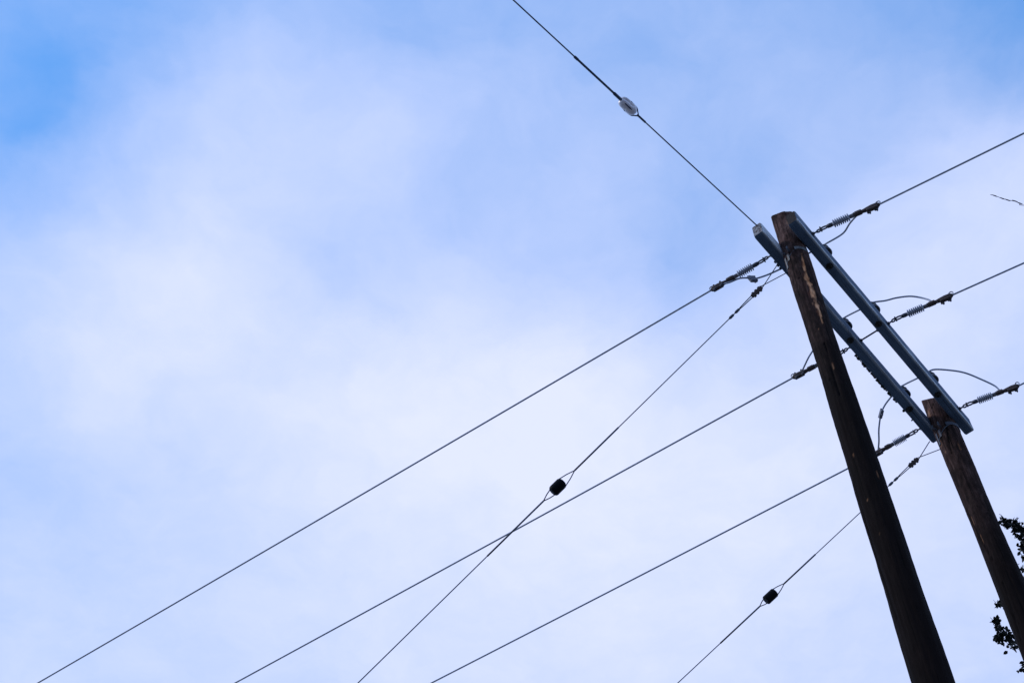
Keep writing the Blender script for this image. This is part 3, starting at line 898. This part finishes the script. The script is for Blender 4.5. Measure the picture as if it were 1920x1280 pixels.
for x, y in ((1912, 381), (1903, 377), (1889, 375), (1879, 372), (1865, 367)):      # buds
    m.lathe(at_t(x, y, 14.2), (tk[5] - tk[0]) + UP * .05, [(-.03, .003), (-.01, .0058), (.012, .005), (.03, .002)], 6)
random.seed(21)
for k in range(70):
    h = random.uniform(.35, .98); a = random.uniform(0, 2 * math.pi); ln = random.uniform(.8, 2.6)
    ti = h * 10; i = min(int(ti), 9); p0 = btr[i].lerp(btr[i + 1], ti - i)
    dv_ = Vector((math.cos(a), math.sin(a), random.uniform(.3, 1.0)))
    p1 = p0 + dv_ * ln
    if in_frame(p1, 60) or in_frame(p0.lerp(p1, .6), 60): continue
    m.tube(smooth_path([p0, p0.lerp(p1, .5) + UP * .12, p1], 4), .02, 5, rs=[.026 * (1 - j / 9) + .003 for j in range(9)])
    for _ in range(3):
        q0 = p0.lerp(p1, random.uniform(.4, .95)) + UP * .05
        q1 = q0 + Vector((random.gauss(0, .4), random.gauss(0, .4), random.uniform(.1, .6)))
        if not in_frame(q1, 60): m.tube([q0, q0.lerp(q1, .5) + UP * .03, q1], .005, 5, rs=[.008, .005, .002])
link('limbs', m.mesh('limbs', 'twig', BB), bt)

# ------------------------------------------------------------------ ground
m_, nt, b = mat('dark_rough_ground')
tc = N(nt, 'ShaderNodeTexCoord').outputs['Object']
g1 = noise(nt, tc, .35, 5, .6); g2 = noise(nt, tc, 14, 5, .7)
gc = mix(nt, ramp(nt, g1, [(.4, (0, 0, 0)), (.62, (1, 1, 1))]), (.15, .155, .15), (.21, .205, .20))
gc = mix(nt, g2, gc, (.11, .115, .115))
nt.links.new(gc, b.inputs['Base Color']); b.inputs['Roughness'].default_value = .95
bump(nt, b, g2, .8, .04); MAT['ground'] = m_
gm = MB(); GN = 60; GS = 900
vs = []; fs = []
for j in range(GN + 1):
    for i in range(GN + 1):
        x = GS * ((i / GN * 2 - 1) ** 3); y = GS * ((j / GN * 2 - 1) ** 3)
        dd = math.hypot(x - 4, y - 8)
        vs.append((x, y, (.5 * mnoise.noise(Vector((x * .02, y * .02, 0)))) * min(1, max(0, (dd - 25) / 40)) - .0))
for j in range(GN):
    for i in range(GN):
        fs.append((j * (GN + 1) + i, j * (GN + 1) + i + 1, (j + 1) * (GN + 1) + i + 1, (j + 1) * (GN + 1) + i))
gm.add(vs, fs)
go = link('ground', gm.mesh('ground', 'ground')); tag(go, kind='structure', label='dark rough ground the poles and trees stand on')

# ------------------------------------------------------------------ sky: Nishita blue behind a thin cloud deck
SUN_EL, SUN_AZ = R_(40), R_(178)         # azimuth counter-clockwise from +x
sun_dir = Vector((math.cos(SUN_AZ) * math.cos(SUN_EL), math.sin(SUN_AZ) * math.cos(SUN_EL), math.sin(SUN_EL)))
w = bpy.data.worlds.new('World'); sc.world = w; w.use_nodes = True
nt = w.node_tree; nt.nodes.clear()
STR = .15
out = N(nt, 'ShaderNodeOutputWorld'); bg = N(nt, 'ShaderNodeBackground'); bg.inputs['Strength'].default_value = STR
nt.links.new(bg.outputs[0], out.inputs[0])
sky = N(nt, 'ShaderNodeTexSky', sky_type='NISHITA'); sky.sun_disc = False
sky.sun_elevation = SUN_EL; sky.sun_rotation = math.pi / 2 - SUN_AZ
sky.air_density = 1.0; sky.dust_density = .3; sky.ozone_density = 2.0
tc = N(nt, 'ShaderNodeTexCoord').outputs['Generated']
sep = N(nt, 'ShaderNodeSeparateXYZ'); nt.links.new(tc, sep.inputs[0])
zc = math_(nt, 'MAXIMUM', sep.outputs[2], .08)
px_ = math_(nt, 'DIVIDE', sep.outputs[0], zc); py_ = math_(nt, 'DIVIDE', sep.outputs[1], zc)
cmb = N(nt, 'ShaderNodeCombineXYZ'); nt.links.new(px_, cmb.inputs[0]); nt.links.new(py_, cmb.inputs[1])
deck = cmb.outputs[0]                                   # position on a flat cloud deck overhead
# gentle warp so that the patches get torn edges
wn = N(nt, 'ShaderNodeTexNoise'); wn.inputs['Scale'].default_value = 7; wn.inputs['Detail'].default_value = 5
wn.inputs['Roughness'].default_value = .55; nt.links.new(deck, wn.inputs['Vector'])
wv = N(nt, 'ShaderNodeVectorMath', operation='SUBTRACT'); nt.links.new(wn.outputs['Color'], wv.inputs[0]); wv.inputs[1].default_value = (.5, .5, .5)
ws = N(nt, 'ShaderNodeVectorMath', operation='MULTIPLY_ADD'); nt.links.new(wv.outputs[0], ws.inputs[0]); ws.inputs[1].default_value = (.13, .13, 0)
nt.links.new(deck, ws.inputs[2]); warped = ws.outputs[0]
# cloud cover overhead, patch by patch, as seen that day
ROWS = [
 [.09, .13, .21, .28, .31, .32, .32, .31, .32, .28, .21, .15, .03],
 [.17, .22, .40, .56, .51, .47, .45, .38, .43, .36, .35, .41, .33],
 [.16, .33, .43, .57, .63, .55, .48, .43, .42, .37, .46, .66, .72],
 [.58, .66, .80, .72, .52, .58, .56, .58, .45, .44, .74, .76, .76],
 [.60, .71, .76, .75, .81, .85, .82, .80, .68, .66, .76, .78, .75],
 [.58, .69, .72, .85, .90, .95, .98, .93, .86, .86, .86, .80, .75],
 [.57, .61, .71, .79, .87, .89, .94, .97, .96, .90, .85, .77, .72],
 [.62, .67, .71, .72, .79, .84, .87, .87, .86, .84, .79, .74, .70],
 [.68, .70, .66, .70, .78, .82, .84, .82, .77, .74, .71, .69, .67]]
BASE = .40
def deckp(x, y):
    r = ray(x, y); return np.array((r.x / r.z, r.y / r.z))
sx = [deckp(160 * i, 160 * j) for j in range(9) for i in range(13)]
sv = np.array([ROWS[j][i] - BASE for j in range(9) for i in range(13)])
cen = [(240 * i, 213.3 * j) for j in range(7) for i in range(9)]
cp = [deckp(*c) for c in cen]
sg = [1.0 * max(np.linalg.norm(deckp(c[0] + 120, c[1]) - deckp(c[0] - 120, c[1])), np.linalg.norm(deckp(c[0], c[1] + 107) - deckp(c[0], c[1] - 107))) for c in cen]
A = np.array([[math.exp(-np.dot(p - q, p - q) / (2 * s * s) / 1.0) for q, s in zip(cp, sg)] for p in sx])
wt = np.linalg.solve(A.T @ A + .02 * np.eye(len(cp)), A.T @ sv)
print('sky fit rms', float(np.sqrt(np.mean((A @ wt - sv) ** 2))), float(np.abs(wt).max()))
extra = [(330, 500, 130, .10), (215, 690, 80, .07), (612, 490, 48, -.09), (594, 565, 36, -.06), (1290, 495, 75, -.07), (1180, 130, 70, -.08),
         (85, 160, 48, -.15), (42, 250, 40, -.13), (160, 40, 60, .05), (0, 120, 60, .06), (800, 565, 110, .06), (505, 130, 95, .07), (655, 310, 100, .05), (300, 380, 60, -.06), (850, 360, 70, -.05),
         (1000, 810, 150, .05), (310, 745, 60, -.06), (50, 900, 60, -.06), (1000, 480, 60, -.04), (1460, 350, 60, -.08), (760, 60, 70, -.04), (1640, 90, 60, -.04)]
for ex_, ey_, er_, ea_ in extra:
    q = deckp(ex_, ey_); cp.append(q); sg.append(.5 * float(np.linalg.norm(deckp(ex_ + er_, ey_) - q) + np.linalg.norm(deckp(ex_, ey_ + er_) - q)) * .85)
wt = list(wt) + [e_[3] for e_ in extra]
acc = None
for q, s, c in zip(cp, sg, wt):
    dn = N(nt, 'ShaderNodeVectorMath', operation='DISTANCE'); nt.links.new(warped, dn.inputs[0]); dn.inputs[1].default_value = (q[0], q[1], 0)
    d2 = math_(nt, 'MULTIPLY', dn.outputs['Value'], dn.outputs['Value'])
    ex = math_(nt, 'EXPONENT', math_(nt, 'MULTIPLY', d2, -1 / (2 * s * s)))
    acc = math_(nt, 'MULTIPLY_ADD', ex, float(c), acc if acc is not None else BASE)
big = noise(nt, deck, 5.5, 7, .56); wis = noise(nt, warped, 12, 7, .58)
cov = math_(nt, 'ADD', acc, math_(nt, 'MULTIPLY_ADD', big, .20, -.10))
cov = math_(nt, 'ADD', cov, math_(nt, 'MULTIPLY_ADD', wis, .30, -.15))
cov = math_(nt, 'ADD', cov, math_(nt, 'MULTIPLY_ADD', noise(nt, warped, 38, 4, .6), .09, -.045))
cov = math_(nt, 'MINIMUM', math_(nt, 'SMOOTH_MAX', cov, 0.0, .24), 1.0)
blue = mix(nt, 1.0, sky.outputs[0], (.84, 1.60, 2.25), 'MULTIPLY')
blue = mix(nt, .72, blue, (.118 / STR, .358 / STR, .85 / STR))      # evens out the glow round the hidden sun
cloud = (.785 / STR, .843 / STR, 1.13 / STR)
nt.links.new(mix(nt, cov, blue, cloud), bg.inputs['Color'])

sd = bpy.data.lights.new('sun', 'SUN'); sd.energy = 1.4; sd.angle = R_(14); sd.color = (1, .95, .88)
so = bpy.data.objects.new('sun', sd); COL.objects.link(so)
so.rotation_euler = (-sun_dir).to_track_quat('-Z', 'Y').to_euler(); so.location = (0, 0, 40)

sc.view_settings.view_transform = 'Standard'; sc.view_settings.look = 'None'
sc.view_settings.exposure = 0; sc.view_settings.gamma = 1
sc.render.engine = 'CYCLES'
